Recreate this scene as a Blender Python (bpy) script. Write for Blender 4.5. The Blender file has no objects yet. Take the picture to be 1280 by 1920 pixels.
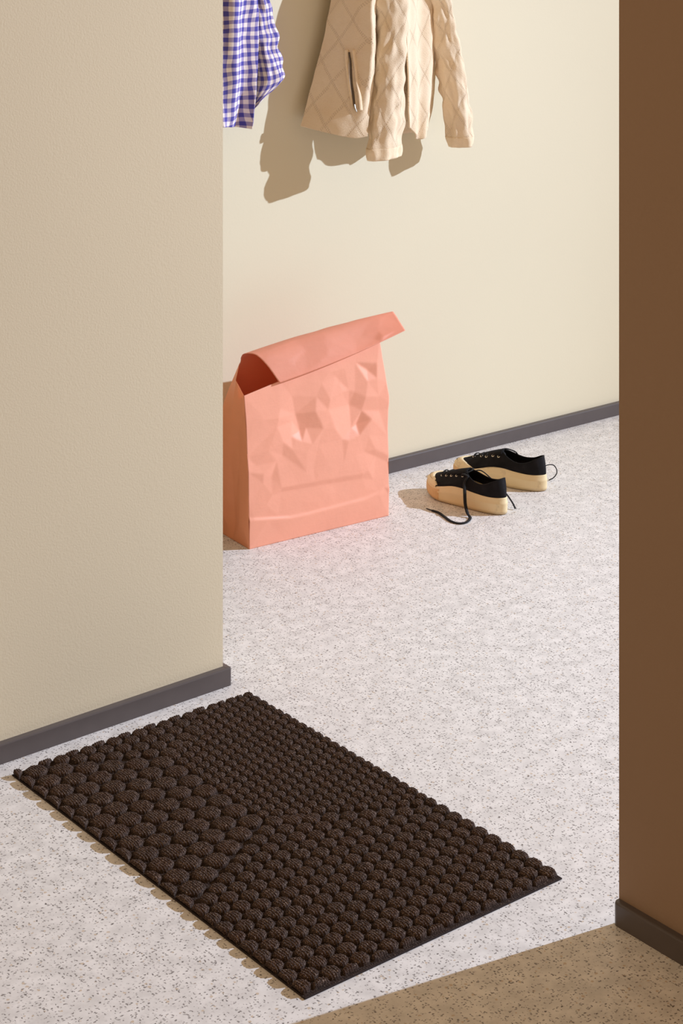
import bpy, math, random
import numpy as np
from mathutils import Vector, noise, Matrix
from mathutils.geometry import delaunay_2d_cdt

random.seed(4); rng = np.random.default_rng(7)
S = bpy.context.scene
COL = S.collection

# ------------------------------------------------------------------ survey of the place
# World: X runs along the walls, Y into the room, Z up; the camera stands at the origin, 1.79 m up.
FOC, HORIZ, CAMH, YAW = 3643.0, -300.0, 1.79, math.radians(38.6)
CA, SA = math.cos(YAW), math.sin(YAW)
def ray(u, v):
    xc, dz = (u - 640) / FOC, -(v - HORIZ) / FOC
    return Vector((xc * CA + SA, -xc * SA + CA, dz))
CAMP = Vector((0, 0, CAMH))
def ground(u, v, z=0.0):
    d = ray(u, v); return CAMP + d * ((z - CAMH) / d.z)
def hit(u, v, p0, n):
    d = ray(u, v); return CAMP + d * ((p0 - CAMP).dot(n) / d.dot(n))
BW = Vector((0.904, -0.017, 0)).normalized()        # direction of the back wall
NB = Vector((BW.y, -BW.x, 0))                       # its normal, into the room
B0 = Vector((3.527, 4.218, 0))                      # a point at its foot
def wallp(s, z, d): return B0 + BW * s + NB * d + Vector((0, 0, z))
def survey(u, v, d):                                # spot on the plane d metres off the back wall -> (s, z)
    p = hit(u, v, B0 + NB * d, NB) - B0
    return p.dot(BW), p.z

# ------------------------------------------------------------------ helpers
def link(o, parent=None):
    COL.objects.link(o)
    if parent is not None: o.parent = parent
    return o
def tag(o, label, cat, group=None):
    o['label'] = label; o['category'] = cat
    if group: o['group'] = group
    return o
def empty(name, loc, rz, label, cat, group=None):
    o = bpy.data.objects.new(name, None); o.empty_display_size = .05
    o.location = loc; o.rotation_euler = (0, 0, rz); link(o)
    return tag(o, label, cat, group)
def mesh(name, V, F, mat, parent=None, uv=None, smooth=True, off=None):
    V = np.asarray(V, float).reshape(-1, 3)
    if off is not None: V = V - np.asarray(off)
    me = bpy.data.meshes.new(name)
    me.from_pydata(V.tolist(), [], [list(map(int, f)) for f in F])
    if uv is not None:
        l = me.uv_layers.new(name='UV')
        idx = np.empty(len(me.loops), int); me.loops.foreach_get('vertex_index', idx)
        l.data.foreach_set('uv', np.asarray(uv, np.float32).reshape(-1, 2)[idx].ravel())
    me.polygons.foreach_set('use_smooth', [smooth] * len(me.polygons))
    me.materials.append(mat); me.update()
    return link(bpy.data.objects.new(name, me), parent)
def gridfaces(nr, nc, wrap=False):
    F = []
    for i in range(nr - 1):
        for j in range(nc if wrap else nc - 1):
            k = (j + 1) % nc
            F.append((i * nc + j, i * nc + k, (i + 1) * nc + k, (i + 1) * nc + j))
    return F
def cr(P, n):
    """Catmull-Rom through rows P (k, ...) sampled n times."""
    P = np.asarray(P, float); k = len(P)
    Q = np.concatenate([[2 * P[0] - P[1]], P, [2 * P[-1] - P[-2]]])
    out = []
    for t in np.linspace(0, k - 1, n):
        i = min(int(t), k - 2); f = t - i
        a, b, c, d = Q[i], Q[i + 1], Q[i + 2], Q[i + 3]
        out.append(.5 * (2 * b + (c - a) * f + (2 * a - 5 * b + 4 * c - d) * f * f + (3 * b - a - 3 * c + d) * f ** 3))
    return np.array(out)
def nz(x, y, z): return noise.noise(Vector((x, y, z)))
def solid(o, t, off=-1, bevel=False):
    m = o.modifiers.new('thick', 'SOLIDIFY'); m.thickness = t; m.offset = off
    return o
def tube(name, pts, r, mat, parent=None, n=40, flat=1.0, off=None, seg=8, upv=(0, 0, 1), caps=True):
    P = cr(pts, n); V = []; F = []
    r = np.broadcast_to(np.asarray(r, float), (n,)) if np.ndim(r) == 0 else np.interp(np.linspace(0, 1, n), np.linspace(0, 1, len(r)), r)
    T = np.gradient(P, axis=0); u = np.array(upv, float)
    for i in range(n):
        t = T[i] / (np.linalg.norm(T[i]) + 1e-9)
        s = np.cross(t, u); ls = np.linalg.norm(s)
        s = s / ls if ls > 1e-3 else np.array([1., 0, 0])
        w = np.cross(s, t)
        for k in range(seg):
            a = 2 * math.pi * k / seg
            V.append(P[i] + s * math.cos(a) * r[i] + w * math.sin(a) * r[i] * flat)
    F = gridfaces(n, seg, True)
    if caps: F += [tuple(range(seg))[::-1], tuple(range((n - 1) * seg, n * seg))]
    return mesh(name, V, F, mat, parent, off=off)

# ------------------------------------------------------------------ materials
class NT:
    def __init__(s, name):
        s.m = bpy.data.materials.new(name); s.m.use_nodes = True
        s.t = s.m.node_tree; s.b = s.t.nodes['Principled BSDF']
        s.b.inputs['Specular IOR Level'].default_value = .35
    def n(s, typ, **kw):
        nd = s.t.nodes.new(typ)
        for k, v in kw.items():
            if k.startswith('i_'):
                key = k[2:]; key = int(key) if key.isdigit() else key.replace('_', ' ')
                if isinstance(v, bpy.types.NodeSocket): s.t.links.new(v, nd.inputs[key])
                else: nd.inputs[key].default_value = v
            else: setattr(nd, k, v)
        return nd
    def l(s, a, b): s.t.links.new(a, b)
    def math(s, op, a, b=None, c=None, clamp=False):
        nd = s.n('ShaderNodeMath', operation=op, use_clamp=clamp)
        for i, x in enumerate((a, b, c)):
            if x is None: continue
            if isinstance(x, bpy.types.NodeSocket): s.l(x, nd.inputs[i])
            else: nd.inputs[i].default_value = x
        return nd.outputs[0]
    def mix(s, f, a, b, mode='MIX'):
        nd = s.n('ShaderNodeMix', data_type='RGBA', blend_type=mode)
        for i, x in ((0, f), (6, a), (7, b)):
            if isinstance(x, bpy.types.NodeSocket): s.l(x, nd.inputs[i])
            else: nd.inputs[i].default_value = x if i == 0 else (*x, 1)[:4]
        return nd.outputs[2]
    def ramp(s, f, lo, hi, a=0., b=1.):
        nd = s.n('ShaderNodeMapRange', i_0=f, i_1=lo, i_2=hi, i_3=a, i_4=b)
        return nd.outputs[0]
    def noise(s, vec, scale, detail=3, rough=.55):
        nd = s.n('ShaderNodeTexNoise', i_Scale=scale, i_Detail=detail, i_Roughness=rough)
        if vec is not None: s.l(vec, nd.inputs['Vector'])
        return nd
    def coord(s, k='Object'): return s.n('ShaderNodeTexCoord').outputs[k]
    def bump(s, h, dist, strength=1.):
        nd = s.n('ShaderNodeBump', i_Height=h, i_Distance=dist, i_Strength=strength)
        s.l(nd.outputs[0], s.b.inputs['Normal']); return nd
    def base(s, c, rough=.6):
        if isinstance(c, bpy.types.NodeSocket): s.l(c, s.b.inputs['Base Color'])
        else: s.b.inputs['Base Color'].default_value = (*c, 1)
        s.b.inputs['Roughness'].default_value = rough
        return s
def lin(r, g, b):
    f = lambda c: (c / 255 / 12.92) if c / 255 <= .04045 else ((c / 255 + .055) / 1.055) ** 2.4
    return (f(r), f(g), f(b))

def mat_wall(name, col, peel, amt=.35):
    t = NT(name); c = t.coord()
    n1 = t.noise(c, 1.3, 2).outputs[0]
    n2 = t.noise(c, peel, 2, .5).outputs[0]
    k = t.mix(t.ramp(n1, .3, .7), tuple(x * .97 for x in col), col)
    t.base(k, .75); t.b.inputs['Specular IOR Level'].default_value = .15
    t.bump(n2, .0012, amt)
    return t.m
WALLC = (.775, .71, .53)
M_BACK = mat_wall('beige_wall_paint', WALLC, 160, .12)
M_LEFT = mat_wall('beige_roller_paint', (.73, .635, .455), 260)
M_RIGHT = mat_wall('tan_wall_paint', (.36, .25, .175), 200)

def mat_floor():
    t = NT('speckled_vinyl'); c = t.coord()
    wn = t.noise(c, 220, 2)
    off = t.n('ShaderNodeVectorMath', operation='MULTIPLY_ADD', i_0=wn.outputs['Color'], i_1=(.0045, .0045, 0), i_2=c).outputs[0]
    def chips(scale, p, r0, r1, shift, st=(1, 1, 0)):
        sh = t.n('ShaderNodeVectorMath', operation='ADD', i_0=off, i_1=(shift, shift * .7, 0)).outputs[0]
        sc = t.n('ShaderNodeVectorMath', operation='MULTIPLY', i_0=sh, i_1=st).outputs[0]
        v = t.n('ShaderNodeTexVoronoi', voronoi_dimensions='2D', feature='F1', i_Scale=scale, i_Vector=sc)
        sep = t.n('ShaderNodeSeparateColor', i_0=v.outputs['Color'])
        rad = t.ramp(sep.outputs[1], 0, 1, r0, r1)
        on = t.math('LESS_THAN', sep.outputs[0], p)
        d = t.math('SUBTRACT', rad, v.outputs['Distance'])
        m = t.ramp(d, 0, .05)
        return t.math('MULTIPLY', m, on), sep.outputs[2]
    n1 = t.noise(c, 30, 4).outputs[0]
    n3 = t.noise(c, 2.2, 2).outputs[0]
    k = t.mix(t.ramp(n1, .35, .65), lin(214, 210, 206), lin(238, 234, 230))
    k = t.mix(t.ramp(n3, .3, .7, 0, .35), k, lin(224, 218, 213))
    a, _ = chips(120, .55, .14, .30, 1.7)
    k = t.mix(t.math('MULTIPLY', a, .5), k, lin(196, 190, 187))
    a, _ = chips(100, .12, .12, .30, 5.1)
    k = t.mix(t.math('MULTIPLY', a, .8), k, lin(200, 178, 152))
    for n_, (sc_, p_, r0_, r1_, sh_, st_) in enumerate(((92, .28, .13, .27, 0., (1, 1.9, 0)), (92, .28, .13, .27, 2.3, (1.9, 1, 0)), (88, .18, .15, .24, 3.3, (1.2, 1.6, 0)), (120, .2, .12, .24, 4.4, (1.3, 1, 0)))):
        a, q = chips(sc_, p_, r0_, r1_, sh_, st_)
        k = t.mix(t.math('MULTIPLY', a, t.ramp(q, 0, 1, .62, 1.)), k, (lin(122, 115, 112), lin(116, 109, 106), lin(98, 91, 88), lin(132, 124, 120))[n_])
    t.base(k, .5); t.b.inputs['Specular IOR Level'].default_value = .3
    t.bump(t.noise(c, 500, 2).outputs[0], .0003, .3)
    return t.m
def mat_plain(name, col, rough, nsc=60, amt=.12, bsc=None, bd=.0005, spec=.35, sheen=0):
    t = NT(name); c = t.coord(); n = t.noise(c, nsc, 4).outputs[0]
    t.base(t.mix(t.ramp(n, .3, .7), tuple(x * (1 - amt) for x in col), tuple(min(1, x * (1 + amt)) for x in col)), rough)
    t.b.inputs['Specular IOR Level'].default_value = spec
    if sheen: t.b.inputs['Sheen Weight'].default_value = sheen
    if bsc: t.bump(t.noise(c, bsc, 3).outputs[0], bd, .6)
    return t.m
M_SKIRT = mat_plain('grey_skirting', lin(92, 84, 82), .36, 20, .05)
def mat_mat():
    t = NT('brown_ribbed_pile'); c = t.coord()
    a = t.noise(c, 420, 3, .7).outputs[0]
    b = t.noise(c, 38, 2).outputs[0]
    st = t.n('ShaderNodeVectorMath', operation='MULTIPLY', i_0=c, i_1=(1, .6, 1)).outputs[0]
    v = t.n('ShaderNodeTexVoronoi', feature='F1', i_Scale=1300, i_Vector=st)
    q = t.n('ShaderNodeSeparateColor', i_0=v.outputs['Color'])
    k = t.mix(t.ramp(a, .35, .7), lin(58, 48, 44), lin(94, 79, 72))
    k = t.mix(t.ramp(b, .35, .7, 0, .4), k, lin(86, 62, 50))
    k = t.mix(t.ramp(q.outputs[0], .88, .91, 0, .75), k, lin(168, 146, 130))
    k = t.mix(t.ramp(q.outputs[1], .70, .76, 0, .75), k, lin(30, 24, 22))
    sp = t.n('ShaderNodeSeparateXYZ', i_0=c)           # shade between the knobs painted into the colour, fading out towards the crests
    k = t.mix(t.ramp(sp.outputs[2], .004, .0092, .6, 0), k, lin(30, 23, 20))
    t.base(k, .95); t.b.inputs['Specular IOR Level'].default_value = .06
    t.bump(a, .0008, .6)
    return t.m
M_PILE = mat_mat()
M_BACKING = mat_plain('dark_rubber_backing', lin(48, 38, 36), .8, 300, .2, 400, .0006, .2)

def mat_paper(name, col, glow):
    t = NT(name); c = t.coord()
    n = t.noise(c, 9, 5).outputs[0]
    st = t.n('ShaderNodeVectorMath', operation='MULTIPLY', i_0=c, i_1=(1, 1, 14)).outputs[0]
    r = t.noise(st, 26, 3).outputs[0]
    k = t.mix(t.ramp(n, .35, .65), tuple(x * .95 for x in col), col)
    k = t.mix(t.ramp(r, .3, .7, 0, .10), k, tuple(x * .8 for x in col))
    t.base(k, .52); t.b.inputs['Specular IOR Level'].default_value = .4
    bm = t.bump(t.math('ADD', t.noise(c, 34, 5, .6).outputs[0], t.math('MULTIPLY', r, .25)), .0013, .5)
    tr = t.n('ShaderNodeBsdfTranslucent', i_Color=t.mix(.5, k, lin(255, 165, 90))); t.l(bm.outputs[0], tr.inputs['Normal'])
    mx = t.n('ShaderNodeMixShader', i_0=glow, i_1=t.b.outputs[0], i_2=tr.outputs[0])
    t.l(mx.outputs[0], t.t.nodes['Material Output'].inputs['Surface'])
    return t.m
M_PAPER = mat_paper('salmon_kraft_paper', (1.0, .455, .31), .07)
M_PAPER_GLOW = mat_paper('salmon_kraft_paper_glow_tint', (1.0, .43, .22), .25)  # same paper for the gussets, their warm shaded glow painted in as deeper orange
M_PAPER_ROLL = mat_paper('salmon_kraft_paper_roll', (1.0, .455, .31), .26)

def mat_quilt():
    t = NT('cream_quilted_cotton'); uv = t.coord('UV')
    sp = t.n('ShaderNodeSeparateXYZ', i_0=uv); x, y = sp.outputs[0], sp.outputs[1]
    nw = t.noise(uv, 14, 2).outputs[0]
    x = t.math('MULTIPLY_ADD', nw, .012, x)
    p = t.math('DIVIDE', t.math('MULTIPLY_ADD', y, .75, x), .085)
    q = t.math('DIVIDE', t.math('MULTIPLY_ADD', y, -.75, x), .085)
    def line(a, b):
        d = t.math('ABSOLUTE', t.math('SUBTRACT', t.math('FRACT', a), .5))
        band = t.ramp(d, .035, .055, 1, 0)
        dash = t.math('GREATER_THAN', t.math('FRACT', t.math('MULTIPLY', b, 13.)), .5)
        soft = t.ramp(d, .0, .16, 1, 0)
        return t.math('MULTIPLY', band, dash), soft
    l1, s1 = line(p, q); l2, s2 = line(q, p)
    ln = t.math('MAXIMUM', l1, l2); sf = t.math('MAXIMUM', s1, s2)
    c = t.coord(); st = t.n('ShaderNodeVectorMath', operation='MULTIPLY', i_0=uv, i_1=(1, 5, 1)).outputs[0]
    sl = t.noise(st, 150, 3).outputs[0]
    k = t.mix(t.ramp(t.noise(c, 12, 3).outputs[0], .3, .7), lin(240, 216, 183), lin(246, 225, 195))
    k = t.mix(t.math('MULTIPLY', ln, .18), k, lin(168, 132, 96))
    t.base(k, .9); t.b.inputs['Specular IOR Level'].default_value = .1; t.b.inputs['Sheen Weight'].default_value = .15
    h = t.math('ADD', t.math('MULTIPLY', sl, .55), t.math('MULTIPLY', ln, -.6))
    h = t.math('ADD', h, t.math('MULTIPLY', sf, -.2))
    t.bump(h, .004, .75)
    return t.m
M_QUILT = mat_quilt()
M_CREAM = mat_plain('cream_cotton_trim', lin(242, 220, 188), .9, 80, .05, 260, .001, .1)
def mat_gingham():
    t = NT('blue_gingham_cotton'); uv = t.coord('UV')
    w = t.noise(uv, 9, 2)
    o = t.n('ShaderNodeVectorMath', operation='MULTIPLY_ADD', i_0=w.outputs['Color'], i_1=(.02, .02, 0), i_2=uv).outputs[0]
    sp = t.n('ShaderNodeSeparateXYZ', i_0=o)
    P = .0225
    a = t.ramp(t.math('ABSOLUTE', t.math('SUBTRACT', t.math('FRACT', t.math('DIVIDE', sp.outputs[0], P)), .5)), .235, .265)
    b = t.ramp(t.math('ABSOLUTE', t.math('SUBTRACT', t.math('FRACT', t.math('DIVIDE', sp.outputs[1], P)), .5)), .235, .265)
    s = t.math('MULTIPLY', t.math('ADD', a, b), .5)
    r = t.n('ShaderNodeValToRGB', i_0=s); e = r.color_ramp.elements
    e[0].color = (*lin(240, 228, 222), 1); e[0].position = .1
    e[1].color = (*lin(84, 80, 160), 1); e[1].position = .95
    m = e.new(.5); m.color = (*lin(164, 152, 188), 1)
    t.base(r.outputs[0], .85); t.b.inputs['Specular IOR Level'].default_value = .1
    t.bump(t.noise(uv, 700, 2).outputs[0], .0005, .5)
    return t.m
M_GING = mat_gingham()
def mat_rubber():
    t = NT('worn_cream_rubber'); c = t.coord()
    n = t.noise(c, 30, 5, .65).outputs[0]; n2 = t.noise(c, 9, 3).outputs[0]
    k = t.mix(t.ramp(n2, .3, .7), lin(232, 208, 160), lin(240, 222, 182))
    k = t.mix(t.ramp(n, .55, .78, 0, .55), k, lin(160, 134, 100))
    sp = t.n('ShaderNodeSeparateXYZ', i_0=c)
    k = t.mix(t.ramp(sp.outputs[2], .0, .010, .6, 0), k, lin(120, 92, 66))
    t.base(k, .6); t.bump(n, .0006, .5)
    return t.m
M_SOLE = mat_rubber()
M_BUMPER = mat_plain('tan_rubber', lin(226, 188, 136), .6, 60, .1, 300, .0006)
def mat_canvas():
    t = NT('black_canvas'); c = t.coord()
    wv = t.n('ShaderNodeTexWave', i_Vector=c, i_Scale=420., i_Distortion=1.5)
    n = t.noise(c, 40, 4).outputs[0]
    t.base(t.mix(t.ramp(n, .35, .7), lin(20, 19, 21), lin(34, 32, 35)), .85)
    t.b.inputs['Specular IOR Level'].default_value = .2
    t.bump(t.math('ADD', wv.outputs['Fac'], t.math('MULTIPLY', n, 2.)), .0006, .6)
    return t.m
M_CANVAS = mat_canvas()
M_LINING = mat_plain('black_lining', lin(20, 19, 20), .9, 100, .2)
M_LACE = mat_plain('black_lace', lin(22, 21, 23), .8, 300, .3, 900, .0006)
M_STEEL = mat_plain('pale_metal', lin(160, 152, 140), .45, 40, .05); M_STEEL.node_tree.nodes['Principled BSDF'].inputs['Metallic'].default_value = .85
M_DARKMETAL = mat_plain('dark_zip', lin(96, 84, 72), .4, 500, .3, 900, .0008)
M_EYE = mat_plain('pale_eyelet', lin(232, 222, 200), .35, 40, .05)
M_TIP = mat_plain('clear_aglet', lin(40, 38, 40), .3)

# ------------------------------------------------------------------ the setting
def structure(o): o['kind'] = 'structure'; return o
fl = structure(mesh('floor', [(-1.5, -1.5, 0), (8.2, -1.5, 0), (8.2, 4.6, 0), (-1.5, 4.6, 0), (-1.5, -1.5, -.04), (8.2, -1.5, -.04), (8.2, 4.6, -.04), (-1.5, 4.6, -.04)],
    [(0, 1, 2, 3), (7, 6, 5, 4), (0, 4, 5, 1), (1, 5, 6, 2), (2, 6, 7, 3), (3, 7, 4, 0)], mat_floor(), smooth=False))
def prism(name, poly, z0, z1, mat):
    n = len(poly); V = [(x, y, z0) for x, y in poly] + [(x, y, z1) for x, y in poly]
    F = [tuple(range(n))[::-1], tuple(range(n, 2 * n))] + [(i, (i + 1) % n, n + (i + 1) % n, n + i) for i in range(n)]
    return structure(mesh(name, V, F, mat, smooth=False))
WH = 2.7
a, b = B0 + BW * -4.6, B0 + BW * 4.6
prism('wall_back', [(a.x, a.y), (b.x, b.y), (b.x, b.y + .12), (a.x, a.y + .12)], 0, WH, M_BACK)
LD = Vector((.557, .011, 0)).normalized(); LN = Vector((LD.y, -LD.x, 0))
LC = ground(434.4, 1284.4)                                   # outer corner of the left skirting
T = .0135
lc = LC - LD * T - LN * T                                     # wall corner
p0 = lc - LD * 2.6
prism('wall_left', [(p0.x, p0.y), (lc.x, lc.y), (lc.x, lc.y + .12), (p0.x, p0.y + .12)], 0, WH, M_LEFT)
RC = ground(1149.5, 1733.5)                                   # foot of the right skirting corner
RX, RY = RC.x + T, RC.y
prism('wall_right', [(RX, RY), (RX - .012, RY - 2.9), (RX + .06, RY - 2.9), (RX + .06, RY - .016)], 0, WH, M_RIGHT)
def skirting(name, path, h=.0385, t=T):
    """Coved skirting board along a ground path (outer face on the path); path points carry their inward normal."""
    prof = [(0, 0), (0, h - .003), (.0009, h - .0008), (.003, h), (t, h + .0004), (t, 0)]
    V, F = [], []
    for (x, y), (nx, ny) in path:
        for d, z in prof: V.append((x + nx * d, y + ny * d, z))
    k = len(prof)
    for i in range(len(path) - 1):
        for j in range(k - 1): F.append((i * k + j, (i + 1) * k + j, (i + 1) * k + j + 1, i * k + j + 1))
    F += [tuple(range(k))[::-1], tuple(range((len(path) - 1) * k, len(path) * k))]
    o = structure(mesh(name, V, F, M_SKIRT, smooth=False)); return o
q0, q1 = B0 - BW * 4.5 + NB * T, B0 + BW * 4.5 + NB * T
skirting('baseboard_back', [((q0.x, q0.y), (-NB.x, -NB.y)), ((q1.x, q1.y), (-NB.x, -NB.y))])
e0 = LC - LD * 2.6; r = .004; path = [((e0.x, e0.y), (-LN.x, -LN.y))]
for i in range(7):
    an = i / 6 * math.pi / 2; c = LC - LD * r - LN * r
    n_ = LN * math.cos(an) + LD * math.sin(an); p = c + n_ * r
    f = 1 / max(math.cos(an), math.sin(an))
    path.append(((p.x, p.y), (-n_.x * f, -n_.y * f)))
pe = LC - LN * .146; path.append(((pe.x, pe.y), (-LD.x, -LD.y)))
skirting('baseboard_left', path)
path = [((RC.x - .012, RY - 2.9), (1, 0)), ((RC.x, RY - .006), (1, 0)), ((RC.x + .0018, RY - .0018), (.8, -.2)), ((RC.x + .006, RY), (.5, -.45))]
skirting('baseboard_right', path[:3] + [((RC.x + .005, RY - .0), (.6, -.02))], .0385)

# ------------------------------------------------------------------ doormat
MX0, MX1, MY1, MY0 = 1.826, 2.385, 3.298, 2.378
MW, ML = MX1 - MX0, MY1 - MY0
dm = empty('doormat', ((MX0 + MX1) / 2, (MY0 + MY1) / 2, 0), 0, 'dark brown ribbed doormat with honeycomb knobs lying on the speckled floor', 'doormat')
def box_bev(name, x0, x1, y0, y1, z0, z1, mat, parent, bev=.001):
    V = [(x, y, z) for z in (z0, z1) for x, y in ((x0, y0), (x1, y0), (x1, y1), (x0, y1))]
    F = [(3, 2, 1, 0), (4, 5, 6, 7), (0, 1, 5, 4), (1, 2, 6, 5), (2, 3, 7, 6), (3, 0, 4, 7)]
    o = mesh(name, V, F, mat, parent, smooth=False)
    m = o.modifiers.new('b', 'BEVEL'); m.width = bev; m.segments = 2
    return o
box_bev('backing', -MW / 2, MW / 2, -ML / 2, ML / 2, 0, .0026, M_BACKING, dm)
def build_pile():
    dx, dy = .00105, .0014
    nx, ny = int(MW / dx), int(ML / dy)
    xs = np.linspace(.0015, MW - .0015, nx); qs = np.linspace(.0015, ML - .0015, ny)
    P, Q = np.meshgrid(xs, qs)                        # p across, q away from the far edge
    H = np.zeros_like(P); 
    def region(p, q):
        # 0 large, 1 small, 2 medium; faces of a tumbling block
        if p < .272 and q > .545 * p - .012 and q < .60 - .53 * p: return 0
        if p >= .255 and q > .137 - .74 * (p - .28) and q < .455 + .52 * (p - .27): return 1
        return 2
    for kind, fill, a, hh, ox, oy in ((0, 0, .0482, .0074, .0385, .026), (1, 0, .0262, .0062, .439 % .0227, .193), (2, 0, .0345, .0074, .100, .016), (2, 1, .0345, .0074, .100, .016), (1, 1, .0262, .0062, .439 % .0227, .193)):
        cw = a * .866; R = a * .476
        i0, i1 = int(-(ox) / cw) - 2, int((MW - ox) / cw) + 2
        for i in range(i0, i1 + 1):
            px = ox + i * cw
            for j in range(-45, 80):
                py = oy + j * a + (i % 2) * a * .5
                if not (-R < px < MW + R and -R < py < ML + R): continue
                if not fill and region(px, py) != kind: continue
                ja = max(0, int((px - R) / dx) - 2); jb = min(nx, int((px + R) / dx) + 3)
                ia = max(0, int((py - R) / dy) - 2); ib = min(ny, int((py + R) / dy) + 3)
                if jb <= ja or ib <= ia: continue
                pp, qq = P[ia:ib, ja:jb] - px, Q[ia:ib, ja:jb] - py
                if fill and (H[ia:ib, ja:jb] * (np.hypot(pp, qq) < R * .72)).max() > .0012: continue      # only where a knob still fits
                ang = np.arctan2(qq, pp)
                d = np.hypot(pp, qq) / (R * (1 - .035 * np.cos(6 * ang)))
                hgt = hh * (1 + rng.uniform(-.08, .08)) * np.clip(1 - d ** 4.5, 0, 1) ** .55
                H[ia:ib, ja:jb] = np.maximum(H[ia:ib, ja:jb], hgt)
    # no knobs on the bound front edge
    edge = np.clip((ML - .007 - Q) / .004, 0, 1); H *= edge
    ribp = .0048
    wob = .0006 * np.sin(Q * 95 + P * 60) 
    ph = (P + wob) / ribp * 2 * np.pi
    rib = (np.abs(np.cos(ph / 2))) ** .7
    row = np.floor((P + wob) / ribp + .5)
    bead = np.abs(np.sin((Q / .0052 + row * .5 + .3 * np.sin(row * 7.3)) * np.pi)) ** .6
    up = np.clip(H / .004, .25, 1)
    nzr = rng.normal(0, 1, H.shape)
    nzr = (nzr + np.roll(nzr, 1, 0) + np.roll(nzr, -1, 0) + np.roll(nzr, 1, 1) + np.roll(nzr, -1, 1)) / 5 ** .5
    Zz = .0026 + H + up * (.0014 * rib + .0010 * bead * rib) + .00030 * nzr * up
    bord = np.minimum.reduce([P, MW - P, Q, ML - Q]); Zz = np.where(bord < .002, .0026 + (Zz - .0026) * .3, Zz)
    X = P - MW / 2 + .00015 * nzr; Y = ML / 2 - Q
    V = np.stack([X, Y, Zz], -1).reshape(-1, 3).astype(np.float32)
    nr, nc = X.shape
    idx = np.arange(nr * nc).reshape(nr, nc)
    F = np.stack([idx[:-1, :-1], idx[1:, :-1], idx[1:, 1:], idx[:-1, 1:]], -1).reshape(-1, 4)
    me = bpy.data.meshes.new('ribbed_pile')
    me.vertices.add(len(V)); me.vertices.foreach_set('co', V.ravel())
    me.loops.add(F.size); me.loops.foreach_set('vertex_index', F.ravel().astype(np.int32))
    me.polygons.add(len(F)); me.polygons.foreach_set('loop_start', np.arange(0, F.size, 4, dtype=np.int32))
    me.polygons.foreach_set('use_smooth', np.ones(len(F), bool))
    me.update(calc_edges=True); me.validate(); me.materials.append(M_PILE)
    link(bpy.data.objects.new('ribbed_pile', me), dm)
build_pile()

# ------------------------------------------------------------------ paper bag
BF = Vector((2.877, 3.977, 0))
bag = empty('paper_bag', BF, math.atan2(-.032, .431), 'large salmon pink paper bag with rolled top standing by the back wall', 'bag')
# local axes: x along the front, y towards the wall, z up
BD = .165
def facet_field(pts, nu, nv, us, vs, jitter, n_extra, seed):
    """Piecewise flat paper facets through hand-placed (u, v, depth) points plus a scatter of small ones."""
    r = np.random.default_rng(seed); P = [tuple(p) for p in pts]
    for _ in range(n_extra):
        u, v = r.uniform(.04, .96), r.uniform(.04, .96)
        if min((u - p[0]) ** 2 + (v - p[1]) ** 2 for p in P) < .0016: continue
        P.append((u, v, None))
    base = np.array([p for p in P if p[2] is not None])
    out = []
    for p in P:
        if p[2] is None:
            w = 1 / ((base[:, 0] - p[0]) ** 2 + (base[:, 1] - p[1]) ** 2 + 1e-4) ** 1.5
            d = (w * base[:, 2]).sum() / w.sum() + r.normal(0, jitter)
        else: d = p[2]
        out.append(d)
    co = [Vector((p[0], p[1])) for p in P]
    vv, _, tri, orig, _, _ = delaunay_2d_cdt(co, [], [], 0, 1e-6)
    D = np.zeros((nv, nu)); W = np.zeros((nv, nu))
    U, Vv = np.meshgrid(us, vs)
    for t in tri:
        (a, b, c) = [vv[i] for i in t]; (da, db, dc) = [out[orig[i][0]] for i in t]
        den = (b.y - c.y) * (a.x - c.x) + (c.x - b.x) * (a.y - c.y)
        if abs(den) < 1e-12: continue
        l1 = ((b.y - c.y) * (U - c.x) + (c.x - b.x) * (Vv - c.y)) / den
        l2 = ((c.y - a.y) * (U - c.x) + (a.x - c.x) * (Vv - c.y)) / den
        l3 = 1 - l1 - l2
        m = (l1 >= -1e-6) & (l2 >= -1e-6) & (l3 >= -1e-6)
        D[m] = (l1 * da + l2 * db + l3 * dc)[m]
    for _ in range(1):
        Dp = np.pad(D, 1, mode='edge'); D = (Dp[1:-1, 1:-1] * 4 + Dp[:-2, 1:-1] + Dp[2:, 1:-1] + Dp[1:-1, :-2] + Dp[1:-1, 2:]) / 8
    return D
def paper(name, S, D, nrm, mat=M_PAPER, th=.0007):
    """S: (nv, nu, 3) smooth sheet, displaced by D along nrm."""
    V = S + D[..., None] * np.asarray(nrm)
    o = mesh(name, V, gridfaces(S.shape[0], S.shape[1]), mat, bag)
    return solid(o, th, 0)
nu, nv = 170, 180
us, vs = np.linspace(0, 1, nu), np.linspace(0, 1, nv)
def coons_front():
    z01 = vs
    zl = np.array([np.interp(v, [0, 1], [0, .390]) for v in vs]); zr = np.array([np.interp(v, [0, 1], [0, .470]) for v in vs])
    xl = np.interp(vs, [0, .18, .5, .8, .93, 1], [0, -.001, -.004, -.010, -.014, -.016])
    xr = np.interp(vs, [0, .16, .5, .68, .8, .9, 1], [.433, .433, .431, .434, .424, .414, .406])
    S = np.zeros((nv, nu, 3))
    for i in range(nv):
        S[i, :, 0] = xl[i] + (xr[i] - xl[i]) * us
        S[i, :, 2] = zl[i] + (zr[i] - zl[i]) * us
    return S
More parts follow.
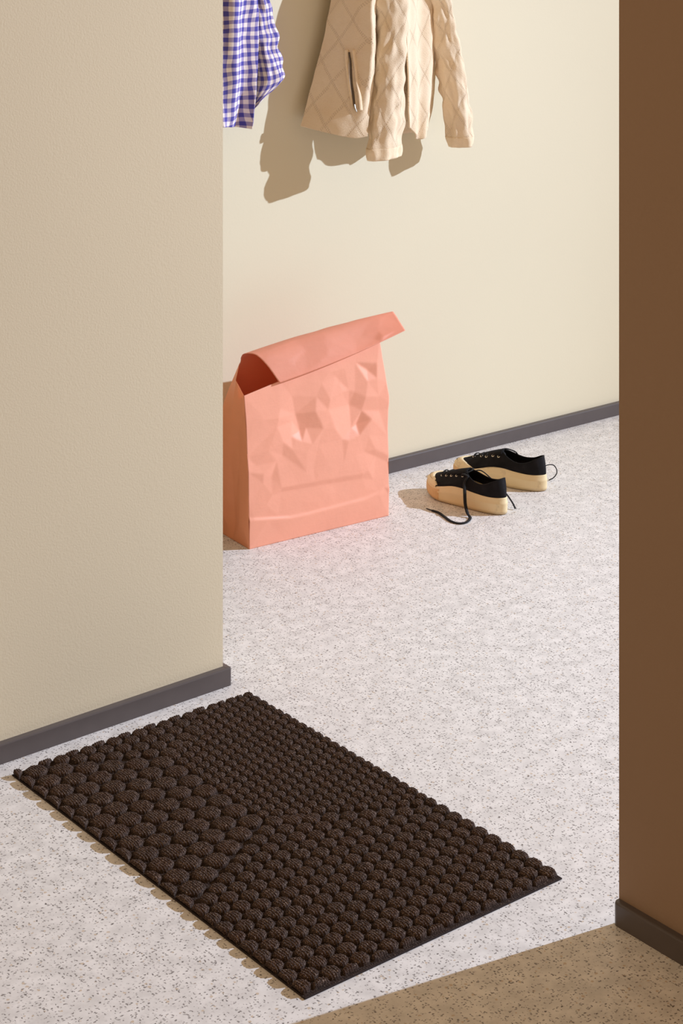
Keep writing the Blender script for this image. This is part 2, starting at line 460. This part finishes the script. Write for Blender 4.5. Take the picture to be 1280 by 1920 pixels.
pts = [(0, 0, 0), (.25, 0, 0), (.5, 0, 0), (.75, 0, 0), (1, 0, 0), (0, .10, -.001), (0, .185, -.005), (0, .21, .001), (0, .3, 0), (0, .5, -.003), (0, .6, .001), (0, .7, -.001), (0, .85, -.003), (0, 1, 0),
       (1, .12, -.002), (1, .155, -.006), (1, .18, -.001), (1, .3, .003), (1, .34, -.003), (1, .45, .002), (1, .6, .002), (1, .64, -.003), (1, .75, .004), (1, .9, .004), (1, 1, .006), (.25, 1, .002), (.5, 1, .002), (.75, 1, .004),
       (.03, .182, -.007), (.12, .165, -.009), (.20, .150, -.010), (.28, .134, -.010), *[(x, .128, -.010) for x in (.4, .5, .6, .7, .82)], (.92, .142, -.009),
       (.03, .20, -.002), (.12, .182, -.002), (.20, .167, -.003), (.28, .152, -.004), *[(x, .146, -.0045) for x in (.4, .5, .6, .7, .82)], (.92, .160, -.004),
       *[(x, .365 - .1 * x, -.011) for x in (.22, .34, .46, .58, .70, .80)], *[(x, .335 - .1 * x, -.005) for x in (.22, .34, .46, .58, .70, .80)],
       (.33, .88, .003), (.345, .76, .011), (.37, .645, .015), (.22, .78, -.007), (.24, .62, -.008), (.47, .74, -.012), (.52, .62, -.010), (.37, .585, -.009), (.30, .56, -.010), (.44, .55, -.011),
       (.67, .86, .003), (.72, .70, .013), (.775, .57, .017), (.58, .78, -.011), (.60, .60, -.012), (.83, .72, -.008), (.87, .58, -.009), (.78, .51, -.010), (.70, .50, -.012), (.85, .49, -.008),
       (.88, .86, .012), (.93, .80, -.005), (.80, .93, .004), (.86, .80, -.006), (.95, .88, -.002), (.12, .80, -.006), (.10, .66, .000), (.14, .60, -.007), (.1, .46, -.008), (.1, .40, -.003), (.9, .4, -.008), (.9, .36, -.002), (.55, .40, -.011)]
pts = [(x, y, d * .55) for x, y, d in pts]
D = facet_field(pts, nu, nv, us, vs, .0014, 80, 3)
front = paper('front_panel', coons_front(), D, (0, 1, 0))
# side gussets
def gusset(name, fr, bk, mid_in, seed, side):
    n1, n2 = 90, 50; v1, u1 = np.linspace(0, 1, n1), np.linspace(0, 1, n2)
    fr, bk = cr(fr, n1), cr(bk, n1); Sg = np.zeros((n1, n2, 3))
    for i, v in enumerate(v1):
        k = mid_in(v)
        for j, u in enumerate(u1):
            p = fr[i] * (1 - u) + bk[i] * u
            p[0] += side * k * (1 - abs(2 * u - 1)) 
            Sg[i, j] = p
    ed = [(x, y, 0) for x in (0, 1) for y in (0, .2, .4, .6, .8, 1)] + [(.5, 0, 0), (.5, 1, 0), (.25, .2, -.005), (.5, .27, .005), (.8, .2, -.003), (.3, .5, .004), (.6, .6, -.004)]
    D = facet_field(ed, n2, n1, u1, v1, .0025, 20, seed)
    return paper(name, Sg, D, (1, 0, 0), M_PAPER_GLOW)
gl_f = [(.0, 0, 0), (-.001, 0, .07), (-.004, 0, .2), (-.010, 0, .31), (-.016, 0, .390)]
gl_b = [(.002, BD, 0), (-.002, BD, .08), (-.006, .155, .22), (.008, .14, .33), (.044, .118, .438)]
gusset('gusset', gl_f, gl_b, lambda v: .012 * math.sin(v * math.pi) - .018 * v, 11, 1)
gr_f = [(.433, 0, 0), (.433, 0, .1), (.431, .002, .24), (.424, .004, .36), (.407, .006, .468)]
gr_b = [(.433, BD, 0), (.433, .15, .1), (.428, .12, .25), (.424, .09, .38), (.415, .06, .475)]
gusset('gusset', gr_f, gr_b, lambda v: -.05 * max(0, v - .1), 12, 1)
# back panel that rises, rolls over the top and comes down in front
def hood():
    L = [(.002, BD, 0), (-.006, .155, .22), (.010, .14, .335), (.042, .118, .430), (.036, .098, .458), (.030, .070, .474), (.042, .036, .476), (.062, .012, .450), (.084, -.010, .409)]
    Mm = [(.215, BD, 0), (.215, .145, .22), (.222, .125, .36), (.238, .098, .468), (.240, .085, .490), (.244, .062, .503), (.254, .034, .502), (.268, .008, .475), (.279, -.015, .443)]
    R = [(.433, BD, 0), (.428, .12, .25), (.420, .085, .38), (.430, .066, .478), (.452, .062, .505), (.478, .050, .524), (.478, .032, .520), (.477, .008, .504), (.476, -.016, .488)]
    n1, n2 = 120, 100
    l, m, r_ = cr(L, n1), cr(Mm, n1), cr(R, n1)
    Sg = np.zeros((n1, n2, 3))
    for i in range(n1):
        a, b, c = l[i], m[i], r_[i]; ctrl = 2 * b - .5 * (a + c)
        for j, u in enumerate(np.linspace(0, 1, n2)):
            Sg[i, j] = (1 - u) ** 2 * a + 2 * u * (1 - u) * ctrl + u * u * c
    u1, v1 = np.linspace(0, 1, n2), np.linspace(0, 1, n1)
    ed = [(x, y, 0) for x in (0, 1) for y in (0, .2, .4, .6, .7, .8, .9, 1)] + [(x, y, 0) for y in (0, 1) for x in (.2, .4, .6, .8)] + \
         [(.80, .78, .003), (.83, .95, -.004), (.77, .95, .003), (.5, .85, -.002), (.3, .84, .002), (.65, .9, .003), (.4, .93, -.003)]
    D = facet_field(ed, n2, n1, u1, v1, .0012, 45, 9)
    return paper('rolled_top', Sg, D, (0, 1, 0), M_PAPER_ROLL)
hood()
mesh('bag_base', [(0, 0, .001), (.433, 0, .001), (.433, BD, .001), (0.002, BD, .001)], [(3, 2, 1, 0)], M_PAPER, bag, smooth=False)

# ------------------------------------------------------------------ sneakers
SL = .278
def cubic(x, xs, ys):
    # monotone-ish smooth interpolation
    xs, ys = np.asarray(xs, float), np.asarray(ys, float)
    m = np.gradient(ys, xs); x = np.asarray(x, float)
    i = np.clip(np.searchsorted(xs, x) - 1, 0, len(xs) - 2); h = xs[i + 1] - xs[i]; t = np.clip((x - xs[i]) / h, 0, 1)
    return (2 * t ** 3 - 3 * t ** 2 + 1) * ys[i] + (t ** 3 - 2 * t * t + t) * h * m[i] + (-2 * t ** 3 + 3 * t * t) * ys[i + 1] + (t ** 3 - t * t) * h * m[i + 1]
def outline(n):
    """Left-foot sole outline (x from heel 0 to toe SL, y>0 lateral); starts at the toe, goes round by the lateral side."""
    s = .5 + .5 * np.cos(np.linspace(0, math.pi, n // 2 + 1))
    k = np.sqrt(np.clip(1 - np.abs(2 * s - 1) ** 3.2, 0, 1))
    lat = cubic(s, [0, .15, .3, .45, .6, .72, .84, 1], [.036, .037, .038, .041, .046, .050, .050, .047])
    med = cubic(s, [0, .15, .3, .45, .6, .72, .84, 1], [.036, .036, .034, .033, .040, .047, .050, .046])
    x = s * SL
    cl = cubic(s, [0, .5, .8, 1], [0, 0, -.002, -.010])
    A = np.stack([x, cl + lat * k], 1); B = np.stack([x, cl - med * k], 1)
    return np.concatenate([A[:-1], B[::-1][:-1]])
NO = 120
OUT = outline(NO); CEN = np.array([SL * .5, 0])
def inset(O, d):
    T = np.roll(O, -1, 0) - np.roll(O, 1, 0); T /= np.linalg.norm(T, axis=1)[:, None] + 1e-9
    N = np.stack([-T[:, 1], T[:, 0]], 1)
    s = np.sign(((CEN - O) * N).sum(1)); return O + N * s[:, None] * np.asarray(d).reshape(-1, 1)
SX = OUT[:, 0] / SL
TOPZ = cubic(SX, [0, .12, .3, .45, .55, .66, .76, .86, .94, 1], [.047, .046, .049, .053, .052, .045, .039, .038, .040, .041])
SPRING = cubic(SX, [0, .6, .75, .9, 1], [0, 0, .001, .006, .011])
def ring(O, z): return np.concatenate([O, np.broadcast_to(z, (len(O),))[:, None]], 1)
def build_sole(parent, mir):
    rows = []
    prof = [(-.5, .012), (0, .006), (.03, .0025), (.10, .0005), (.30, 0), (.55, .0), (.60, -.0008), (.66, -.0008), (.70, .0006), (.90, .0012), (.97, .0022), (1.0, .0040), (1.0, .008)]
    for f, d in prof:
        z = SPRING * (1 - max(f, 0)) + TOPZ * max(f, 0)
        rid = 0
        if .1 < f < .6: rid = .0007 * np.cos(np.arange(NO) * 2 * math.pi / 2) * (SX > .84)
        O = inset(OUT, np.full(NO, d) + rid)
        if f < 0: O = CEN + (OUT - CEN) * .5; z = SPRING * .6 + .001
        rows.append(ring(O, z))
    V = np.concatenate(rows); F = gridfaces(len(rows), NO, True)
    F.append(tuple(range(NO))[::-1])
    F.append(tuple(range((len(rows) - 1) * NO, len(rows) * NO)))
    V[:, 1] *= mir
    return mesh('sole', V, F, M_SOLE, parent)
def collar_ring():
    """Rim of the opening, one point per outline point; index 0 is the throat."""
    t = np.arange(NO) / NO * 2 * math.pi
    x0, x1 = .010, .130
    c = np.cos(t); x = (x0 + x1) / 2 + (x1 - x0) / 2 * np.sign(c) * np.abs(c) ** .9
    y = .029 * np.sign(np.sin(t)) * np.abs(np.sin(t)) ** .8
    y *= np.interp(x, [x0, .06, x1], [.9, 1.03, .86])
    z = cubic(x, [x0, .026, .050, .078, .102, .120, x1], [.093, .086, .0750, .0720, .078, .086, .091])
    return np.stack([x, y, z], 1)
RIM = collar_ring(); NW = 34
BOT = ring(inset(OUT, np.full(NO, .0035)), TOPZ - .004)
def upper_grid():
    G = np.zeros((NW, NO, 3)); C3 = np.array([SL * .5, 0, 0])
    for k in range(NO):
        b, c = BOT[k], RIM[k]; h = c - b; hl = np.linalg.norm(h[:2])
        toe = np.clip((SX[k] - .55) / .35, 0, 1)
        c1 = b + np.array([0, 0, .020 - .009 * toe]) + h * np.array([.02, .02, .05])
        c2 = c - np.array([h[0], h[1], 0]) * (.30 + .22 * toe) - np.array([0, 0, .020 + .006 * toe])
        c2[1] += np.sign(b[1]) * .004 * (1 - toe)
        for i, w in enumerate(np.linspace(0, 1, NW)):
            G[i, k] = (1 - w) ** 3 * b + 3 * w * (1 - w) ** 2 * c1 + 3 * w * w * (1 - w) * c2 + w ** 3 * c
    for i in range(NW):
        for k in range(NO):
            p = G[i, k]; G[i, k, 2] += .0016 * nz(p[0] * 40, p[1] * 40, p[2] * 40) * math.sin(math.pi * i / (NW - 1))
    return G
UG = upper_grid(); UP = UG.reshape(-1, 3)
def on_upper(x, y):
    m = np.abs(UP[:, 0] - x) + np.abs(UP[:, 1] - y) - UP[:, 2] * .02
    return UP[np.argmin(m)].copy()
def build_shoe(name, loc, rz, mir, label):
    root = empty(name, loc, rz, label, 'shoe', 'pair of black canvas sneakers')
    M = np.array([1, mir, 1])
    build_sole(root, mir)
    F = gridfaces(NW, NO, True)
    u = mesh('upper', UP * M, F, M_CANVAS, root); solid(u, .0022, 0)
    # toe cap: a band of cream rubber round the toe
    wmax = np.clip((SX - .74) / .16, 0, 1) ** .38 * .37
    ks = [k for k in list(range(NO // 2, NO)) + list(range(0, NO // 2)) if wmax[k] > 0]
    dk = np.roll(UG, -1, 1) - np.roll(UG, 1, 1); di = np.gradient(UG, axis=0); UN = np.cross(dk, di); UN /= np.linalg.norm(UN, axis=2)[..., None] + 1e-9
    sg = 1 if UN[NW // 2, NO // 2][0] < 0 else -1
    UN = UN * sg
    V = []; nr = 12
    for f in np.linspace(-.04, 1, nr):
        for k in ks:
            w = max(0, f) * wmax[k] * (NW - 1); i = min(int(w), NW - 2); q = w - i
            p = UG[i, k] * (1 - q) + UG[i + 1, k] * q
            n = UN[i, k] * (1 - q) + UN[i + 1, k] * q
            V.append(p + n * (.0012 + .0040 * min(1, max(0, f) * 3.5) if f < .98 else .0006) + (np.array([0, 0, -.003]) if f < 0 else 0))
    tc = mesh('toe_cap', np.array(V) * M, gridfaces(nr, len(ks)), M_SOLE, root)
    # ribbed bumper round the toe
    kb = [k for k in list(range(NO // 2, NO)) + list(range(0, NO // 2)) if SX[k] > .70]
    V = []
    for f, d in ((.10, .002), (.12, -.0012), (.3, -.0018), (.5, -.0018), (.7, -.0014), (.80, -.0010), (.82, .002)):
        O = inset(OUT, np.full(NO, d) + (.0006 * (np.arange(NO) % 2) if d < 0 else 0))
        edge = np.clip((SX - .70) / .02, 0, 1)
        O = OUT + (O - OUT) * np.where(d < 0, edge, 1)[:, None] if d < 0 else O
        z = SPRING * (1 - f) + TOPZ * f
        V += [(O[k, 0], O[k, 1], z[k]) for k in kb]
    mesh('toe_bumper', np.array(V) * M, gridfaces(7, len(kb)), M_BUMPER, root)
    # rim binding
    tube('collar_binding', list(RIM * M + np.array([0, 0, .0003])) + [RIM[0] * M], .0016, M_LINING, root, n=150, caps=False)
    # insole
    ins = inset(OUT, np.full(NO, .008)); I = ring(ins, .050); c0 = np.array([[SL * .5, 0, .050]])
    mesh('insole', np.concatenate([I, c0]) * M, [(k, (k + 1) % NO, NO) for k in range(NO)], M_LINING, root)
    # tongue
    V = []
    for i, f in enumerate(np.linspace(0, 1, 14)):
        for j, g in enumerate(np.linspace(-1, 1, 11)):
            x = .205 - .078 * f; wd = .015 + .004 * f
            z0 = on_upper(max(x, .132), 0)[2] + .0022
            z = z0 + (max(0, .132 - x) * .45) - .006 * g * g * (1 + f) + .002 * math.sin(f * 3)
            V.append((x, wd * g, z))
    solid(mesh('tongue', np.array(V) * M, gridfaces(14, 11), M_CANVAS, root), .003, 0)
    # eyelets and laces
    ey = []
    for i in range(5):
        x = .212 - .0195 * i; yy = .0150 + .0013 * i
        row = []
        for s in (1, -1):
            p = on_upper(x, s * yy); q = on_upper(x, s * (yy + .007)); t_ = on_upper(x - .008, s * yy)
            n = np.cross(t_ - p, q - p); n = n / (np.linalg.norm(n) + 1e-9); n = n if n[2] > 0 else -n
            n = np.array([0, s * .55, .83])
            e1 = np.array([1., 0, 0]); e2 = np.cross(n, e1)
            pc = p + n * .0010
            pts = [(pc + .0031 * (math.cos(a) * e1 + math.sin(a) * e2)) * M for a in np.linspace(0, 2 * math.pi, 13)]
            tube('eyelet', pts, .0010, M_EYE, root, n=26, seg=6)
            row.append(pc)
        ey.append(row)
    for i in range(5):
        a, b = ey[i]; mid = (a + b) / 2 + np.array([0, 0, .0075])
        tube('lace', [a * M, (a * .6 + mid * .4 + np.array([0, 0, .0028])) * M, mid * M, (b * .6 + mid * .4 + np.array([0, 0, .0028])) * M, b * M], .0030, M_LACE, root, n=24, flat=.45)
        if i < 4:
            c = ey[i + 1][1]; mid = (a + c) / 2 + np.array([0, 0, .0058])
            tube('lace', [a * M, mid * M, c * M], .0028, M_LACE, root, n=18, flat=.45)
    return root, ey, M
def to_local(root, p):
    R = Matrix.Rotation(-root.rotation_euler.z, 4, 'Z'); return np.array(R @ (Vector(p) - root.location))
def shoe_at(heel, toe):
    d = toe - heel; d.z = 0; d.normalize(); return heel, math.atan2(d.y, d.x)
NEAR_H, NEAR_T = Vector((3.556, 3.755, 0)), Vector((3.520, 4.035, 0))
FAR_H, FAR_T = Vector((3.774, 3.824, 0)), Vector((3.674, 4.083, 0))
loc, rz = shoe_at(NEAR_H, NEAR_T)
sh1, ey1, M1 = build_shoe('sneaker', loc, rz, 1, 'black canvas sneaker nearer the camera with one lace trailing onto the floor')
loc, rz = shoe_at(FAR_H, FAR_T)
sh2, ey2, M2 = build_shoe('sneaker', loc, rz, -1, 'black canvas sneaker behind its mate, standing beside the skirting of the back wall')
# trailing lace of the near shoe: over the lateral side and along the floor
e = ey1[4][0]
fl_ = [to_local(sh1, ground(u, v, .0025)) for u, v in ((881, 971), (874, 979), (860, 981), (845, 977), (832, 968), (822, 961), (810, 957))]
side = [to_local(sh1, ground(u, v, z)) for u, v, z in ((876, 893, .083), (871, 905, .068), (871, 925, .050), (872, 945, .028), (876, 962, .010))]
tube('loose_lace', [e, e + np.array([-.004, .004, .006])] + side + fl_, .0044, M_LACE, sh1, n=90, flat=.45)
tube('aglet', [fl_[-1], fl_[-1] + (fl_[-1] - fl_[-2]) * .9], .0016, M_TIP, sh1, n=6)
tube('lace_bow', [ey1[4][1], ey1[4][1] + np.array([-.008, .006, .012]), (ey1[4][0] + ey1[4][1]) / 2 + np.array([-.016, 0, .013]), ey1[4][0] + np.array([-.010, -.003, .009]), ey1[4][0] + np.array([0, 0, .003])], .0026, M_LACE, sh1, n=40, flat=.6)
tube('loose_lace', [ey1[4][1], ey1[4][1] + np.array([-.02, -.014, .004]), np.array([.09, -.052, .06]), np.array([.05, -.056, .035]), np.array([.022, -.052, .016]), np.array([.006, -.046, .004])], .0026, M_LACE, sh1, n=50, flat=.6)
a, b = ey2[4][0] * M2, ey2[4][1] * M2
mid = (a + b) / 2
tube('lace_bow', [a, mid + np.array([.004, .004, .012]), mid + np.array([-.010, -.006, .016]), mid + np.array([-.030, -.022, .006]), mid + np.array([-.036, -.030, -.008])], .0026, M_LACE, sh2, n=40, flat=.7)
tube('lace_bow', [a, a + np.array([.003, -.002, .008]), mid + np.array([-.004, .006, .012]), mid + np.array([-.012, .008, .004]), b], .0026, M_LACE, sh2, n=30, flat=.7)
lp = [to_local(sh2, Vector(ground(u, v, z))) for u, v, z in ((1012, 878, .055), (1026, 872, .050), (1037, 872, .044), (1043, 880, .030), (1043, 888, .016), (1037, 896, .005), (1029, 900, .0025))]
tube('loose_lace', lp, .0015, M_LACE, sh2, n=50)

# ------------------------------------------------------------------ garments on the back wall
def cloth_sheet(name, rows, mat, parent, off, nu=60, nv=80, wr=.004, wsc=16, seed=0., th=.004, folds=None, stretch=(1, .45)):
    """rows: lists of (u, v, d) stations measured on the photo with distance d off the wall."""
    R = []
    for row in rows:
        pts = []
        for u, v, d in row:
            s, z = survey(u, v, d); pts.append((s, z, d))
        R.append(cr(pts, nu))
    G = cr(R, nv)
    uv = np.zeros((nv, nu, 2))
    du = np.linalg.norm(np.diff(G, axis=1), axis=2)
    uv[:, 1:, 0] = np.cumsum(du, 1); uv[..., 0] -= uv[:, nu // 2:nu // 2 + 1, 0]
    uv[..., 1] = G[..., 1]
    V = np.zeros((nv, nu, 3))
    for i in range(nv):
        for j in range(nu):
            s, z, d = G[i, j]
            w = wr * (nz(s * wsc * stretch[0] + seed, z * wsc * stretch[1], seed) + .6 * nz(s * wsc * 2.3 + seed, z * wsc * 1.9, seed + 5))
            if folds: w += folds(j / (nu - 1), i / (nv - 1))
            V[i, j] = wallp(s, z, d + w)
    o = mesh(name, V, gridfaces(nv, nu), mat, parent, uv=uv, off=off)
    return solid(o, th, 0)
def sleeve(name, rows, mat, parent, off, nv=110, na=64, wr=.005, seed=0., th=.005, cuff=None):
    """rows: (uc, v, half width m, d, half depth m, tilt m): a hanging tube through measured stations."""
    R = []
    for uc, v, hw, d, hd, tl in rows:
        s, z = survey(uc, v, d); R.append((s, z, hw, d, hd, tl))
    R = cr(R, nv); V = np.zeros((nv, na, 3)); uv = np.zeros((nv, na, 2))
    for i in range(nv):
        s, z, hw, d, hd, tl = R[i]
        for j in range(na):
            a = 2 * math.pi * j / na; ca, sa = math.cos(a), math.sin(a)
            k = 1 + .075 * math.sin(3 * a + seed + z * 7 + 1.2 * nz(z * 5, seed, 0)) + .03 * math.sin(7 * a - z * 11) 
            w = wr * (nz(ca * 1.6 + seed, sa * 1.6, z * 13) + .7 * nz(ca * 3 + seed, sa * 3, z * 30 + seed))
            w += .35 * wr * math.sin(z * 95 + 2.5 * nz(ca, sa, z * 8 + seed))
            V[i, j] = wallp(s + (hw * k + w) * ca, z + tl * ca, d + (hd * k + w) * sa)
            uv[i, j] = (a / (2 * math.pi) * 2 * math.pi * .7 * (hw + hd) * 1.0, z)
    o = mesh(name, V, gridfaces(nv, na, True), mat, parent, uv=uv, off=off)
    solid(o, th, -1)
    return o, V

jo = wallp(.02, .88, .10)
jacket = empty('quilted_jacket', jo, 0, 'cream quilted jacket with zipped pocket hanging on the back wall', 'jacket')
# back panel, close to the wall
cloth_sheet('back_panel', [
    [(700, -150, .03), (735, -152, .02), (768, -146, .03)],
    [(640, -90, .03), (735, -90, .02), (822, -85, .03)],
    [(622, 0, .03), (730, 0, .02), (832, 0, .04)],
    [(600, 110, .03), (720, 110, .02), (818, 110, .03)],
    [(580, 190, .03), (710, 200, .02), (812, 185, .03)],
    [(572, 228, .03), (700, 252, .02), (800, 246, .02)]], M_QUILT, jacket, jo, 60, 80, .004, seed=3.1)
# right front panel with the pocket
def fA(u, v): return .010 * math.exp(-((u - .80) / .10) ** 2) * math.sin(min(1, v * 1.3) * math.pi) - .008 * math.exp(-((u - .60) / .10) ** 2) * (1 - v)
cloth_sheet('front_panel', [
    [(700, -148, .04), (712, -144, .07), (722, -140, .09), (736, -136, .10)],
    [(640, -88, .04), (668, -82, .09), (694, -80, .12), (715, -78, .13)],
    [(622, 0, .04), (650, 4, .09), (684, 4, .14), (704, 4, .14)],
    [(604, 80, .035), (640, 86, .09), (684, 84, .145), (703, 80, .145)],
    [(584, 160, .035), (628, 170, .09), (676, 174, .145), (697, 170, .15)],
    [(570, 212, .04), (615, 226, .10), (666, 236, .145), (690, 234, .155)],
    [(562, 236, .045), (612, 249, .10), (662, 259, .145), (688, 256, .16)]], M_QUILT, jacket, jo, 90, 110, .004, seed=.7, folds=fA)
# left front panel with its rounded corner, catching the sun
def fC(u, v): return .012 * math.sin(u * 7.5 + 1.5 * v) * (1 - .35 * v) + .006 * math.sin(u * 15 + 4 * v)
cloth_sheet('front_panel', [
    [(744, -136, .10), (758, -140, .08), (770, -146, .04)],
    [(752, -70, .13), (780, -78, .10), (812, -84, .04)],
    [(752, 0, .15), (782, 0, .12), (812, 0, .05)],
    [(756, 80, .15), (785, 80, .12), (814, 80, .05)],
    [(760, 150, .15), (788, 160, .125), (811, 150, .06)],
    [(763, 208, .15), (788, 225, .125), (806, 200, .07)],
    [(766, 238, .15), (788, 262, .13), (799, 244, .09)]], M_QUILT, jacket, jo, 70, 100, .003, seed=5.5, folds=fC)
s1, V1 = sleeve('sleeve', [
    (728, -120, .035, .10, .03, .0), (734, -60, .052, .13, .038, 0), (735, 0, .050, .140, .038, 0), (737, 60, .047, .142, .038, 0), (733, 110, .050, .146, .034, 0),
    (729, 160, .051, .150, .033, 0), (725, 215, .054, .152, .031, 0), (721, 262, .056, .153, .029, 0), (719, 297, .055, .154, .027, .002)], M_QUILT, jacket, jo, seed=1.3, wr=.0065)
s2, V2 = sleeve('sleeve', [
    (786, -125, .035, .07, .03, .0), (806, -70, .044, .08, .036, 0), (824, 0, .030, .085, .036, 0), (832, 50, .036, .085, .038, 0), (840, 100, .040, .09, .038, 0),
    (849, 150, .041, .095, .036, 0), (857, 200, .040, .10, .036, 0), (862, 240, .039, .10, .034, 0), (865, 273, .034, .10, .032, .002)], M_QUILT, jacket, jo, seed=8.2, wr=.0065)
# stitched cuff seams
def cuff(o, V, up, name='cuff'):
    i0 = len(V) - up; na = V.shape[1]
    c = V[i0:].mean(axis=(0, 1)); W = V[i0:] + (V[i0:] - V[i0:].mean(axis=1, keepdims=True)) * .004
    solid(mesh(name, W, gridfaces(len(W), na, True), M_CREAM, o, off=np.array(jo)), .0012, 0)
s1.location = s2.location = (0, 0, 0)
cuff(s1, V1, 10); cuff(s2, V2, 9)
# collar round the hanger loop
tube('collar', [wallp(*survey(u, v, d), d) for u, v, d in ((704, -128, .09), (706, -150, .06), (722, -162, .035), (742, -164, .03), (760, -158, .04), (770, -148, .06), (762, -132, .09))], .018, M_CREAM, jacket, n=50, flat=.5, off=jo, upv=(0, 1, 0))
# zipped pocket on the right front panel
def on_panel(obj, u, v, lift):
    """Point of the panel that lies on the sight line, lifted off the cloth."""
    me = obj.data; best = None; d = ray(u, v).normalized()
    for vt in me.vertices:
        p = vt.co + Vector(jo) - CAMP; q = (p - d * p.dot(d)).length
        if best is None or q < best[0]: best = (q, vt.co + Vector(jo), vt.normal.copy())
    n = best[2]; n = n if n.dot(d) < 0 else -n
    return best[1] + n * lift
pan = [o for o in jacket.children if o.name.startswith('front_panel')][0]
def pk(pts, lift): return [on_panel(pan, u, v, lift) for u, v in pts]
L1 = pk([(650, 92), (652, 120), (655, 150), (658, 180), (662, 206)], .0045)
L2 = pk([(662, 92), (666, 120), (670, 150), (674, 180), (676, 205)], .0045)
tube('pocket_welt', L1, .0060, M_CREAM, jacket, n=40, flat=.35, off=jo)
tube('pocket_welt', L2, .0060, M_CREAM, jacket, n=40, flat=.35, off=jo)
zp = tube('zipper', pk([(655, 97), (657, 120), (660, 150), (663, 180), (665, 200)], .0035), .0034, M_DARKMETAL, jacket, n=40, flat=.5, off=jo)
tube('zipper_lining', pk([(654, 120), (657, 150), (659, 178)], .0055), [.0004, .0016, .0004], mat_plain('white_lining', lin(246, 240, 232), .8), zp, n=30, off=jo)
pz = pk([(665, 196), (666, 203), (669, 209)], .010)
tube('zipper_pull', pz, [.0026, .0050, .0040, .0048, .0028], M_STEEL, zp, n=20, flat=.4, off=jo)

so = wallp(-.66, .95, .07)
shirt = empty('gingham_shirt', so, 0, 'blue and white gingham shirt hanging behind the edge of the left wall', 'shirt')
def fS(u, v): return .012 * math.sin(u * 11 + v * 2) * (.4 + v) + .006 * math.sin(u * 23 - v * 3)
cloth_sheet('shirt_body', [
    [(400, -150, .05), (425, -152, .06), (450, -150, .05)],
    [(350, -80, .05), (420, -80, .08), (484, -80, .07)],
    [(346, 0, .05), (415, 0, .10), (486, 0, .09)],
    [(343, 80, .05), (412, 80, .11), (486, 80, .10)],
    [(340, 155, .05), (410, 160, .11), (481, 155, .11)],
    [(340, 205, .05), (410, 215, .11), (474, 205, .11)],
    [(340, 232, .05), (410, 237, .11), (467, 241, .11)]], M_GING, shirt, so, 90, 110, .004, seed=2.2, th=.0015, folds=fS)
sleeve('shirt_sleeve', [
    (462, -130, .030, .05, .02, 0), (482, -60, .036, .06, .026, 0), (482, 0, .034, .06, .028, 0), (488, 50, .036, .06, .030, 0), (496, 100, .038, .06, .030, 0),
    (502, 140, .040, .058, .032, 0.004), (499, 162, .040, .055, .030, .014), (487, 182, .028, .05, .024, .02), (474, 199, .012, .045, .014, .012)], M_GING, shirt, so, wr=.007, seed=4.4, th=.0015)

# pegs the garments hang from (above the picture)
for (u, v), lab in (((742, -150), 'wooden wall peg above the cream quilted jacket'), ((425, -145), 'wooden wall peg above the blue gingham shirt')):
    s, z = survey(u, v, .03)
    pr = [(0, 0), (.017, 0), (.017, .004), (.009, .008), (.008, .045), (.014, .055), (.014, .066), (.006, .070), (0, .070)]
    V = [wallp(s + rr * math.cos(a), z + rr * math.sin(a), d) for rr, d in pr for a in np.linspace(0, 2 * math.pi, 20, endpoint=False)]
    b0 = wallp(s, z, 0)
    tag(mesh('wall_peg', V, gridfaces(len(pr), 20, True), mat_plain('oak_peg', lin(190, 150, 104), .5), off=b0), lab, 'peg').location = b0

# ------------------------------------------------------------------ light
w = bpy.data.worlds.new('room_glow'); S.world = w; w.use_nodes = True
bg = w.node_tree.nodes['Background']; bg.inputs[0].default_value = (1, .65, .35, 1); bg.inputs[1].default_value = .455
ld = bpy.data.lights.new('studio_spot', 'SPOT'); ld.energy = 1640; ld.color = (.68, .80, 1.0); ld.shadow_soft_size = .022
ld.spot_size = math.radians(112); ld.spot_blend = 1.0
ld.use_nodes = True; lt = ld.node_tree                       # a big fresnel far off: gentle fall-off over the set
lf = lt.nodes.new('ShaderNodeLightFalloff'); lf.inputs['Strength'].default_value = .2
lt.links.new(lf.outputs['Linear'], lt.nodes['Emission'].inputs['Strength'])
lo = bpy.data.objects.new('studio_spot', ld); lo.location = (7.0, 1.31, 2.55); link(lo)
tgt = Vector((.4, 2.4, .45)); lo.rotation_euler = (tgt - lo.location).to_track_quat('-Z', 'Y').to_euler()

# ------------------------------------------------------------------ camera: level, with a falling front (lens shift)
cd = bpy.data.cameras.new('camera'); cam = bpy.data.objects.new('camera', cd); link(cam)
cam.location = CAMP; cam.rotation_euler = (math.pi / 2, 0, -YAW)
cd.sensor_fit = 'VERTICAL'; cd.sensor_height = 36; cd.lens = FOC / 1920 * 36
cd.shift_x = 0; cd.shift_y = (HORIZ - 960) / 1920
cd.clip_start = .05; cd.clip_end = 60
S.camera = cam
S.view_settings.view_transform = 'Standard'; S.view_settings.look = 'None'
S.view_settings.exposure = 0; S.view_settings.gamma = 1
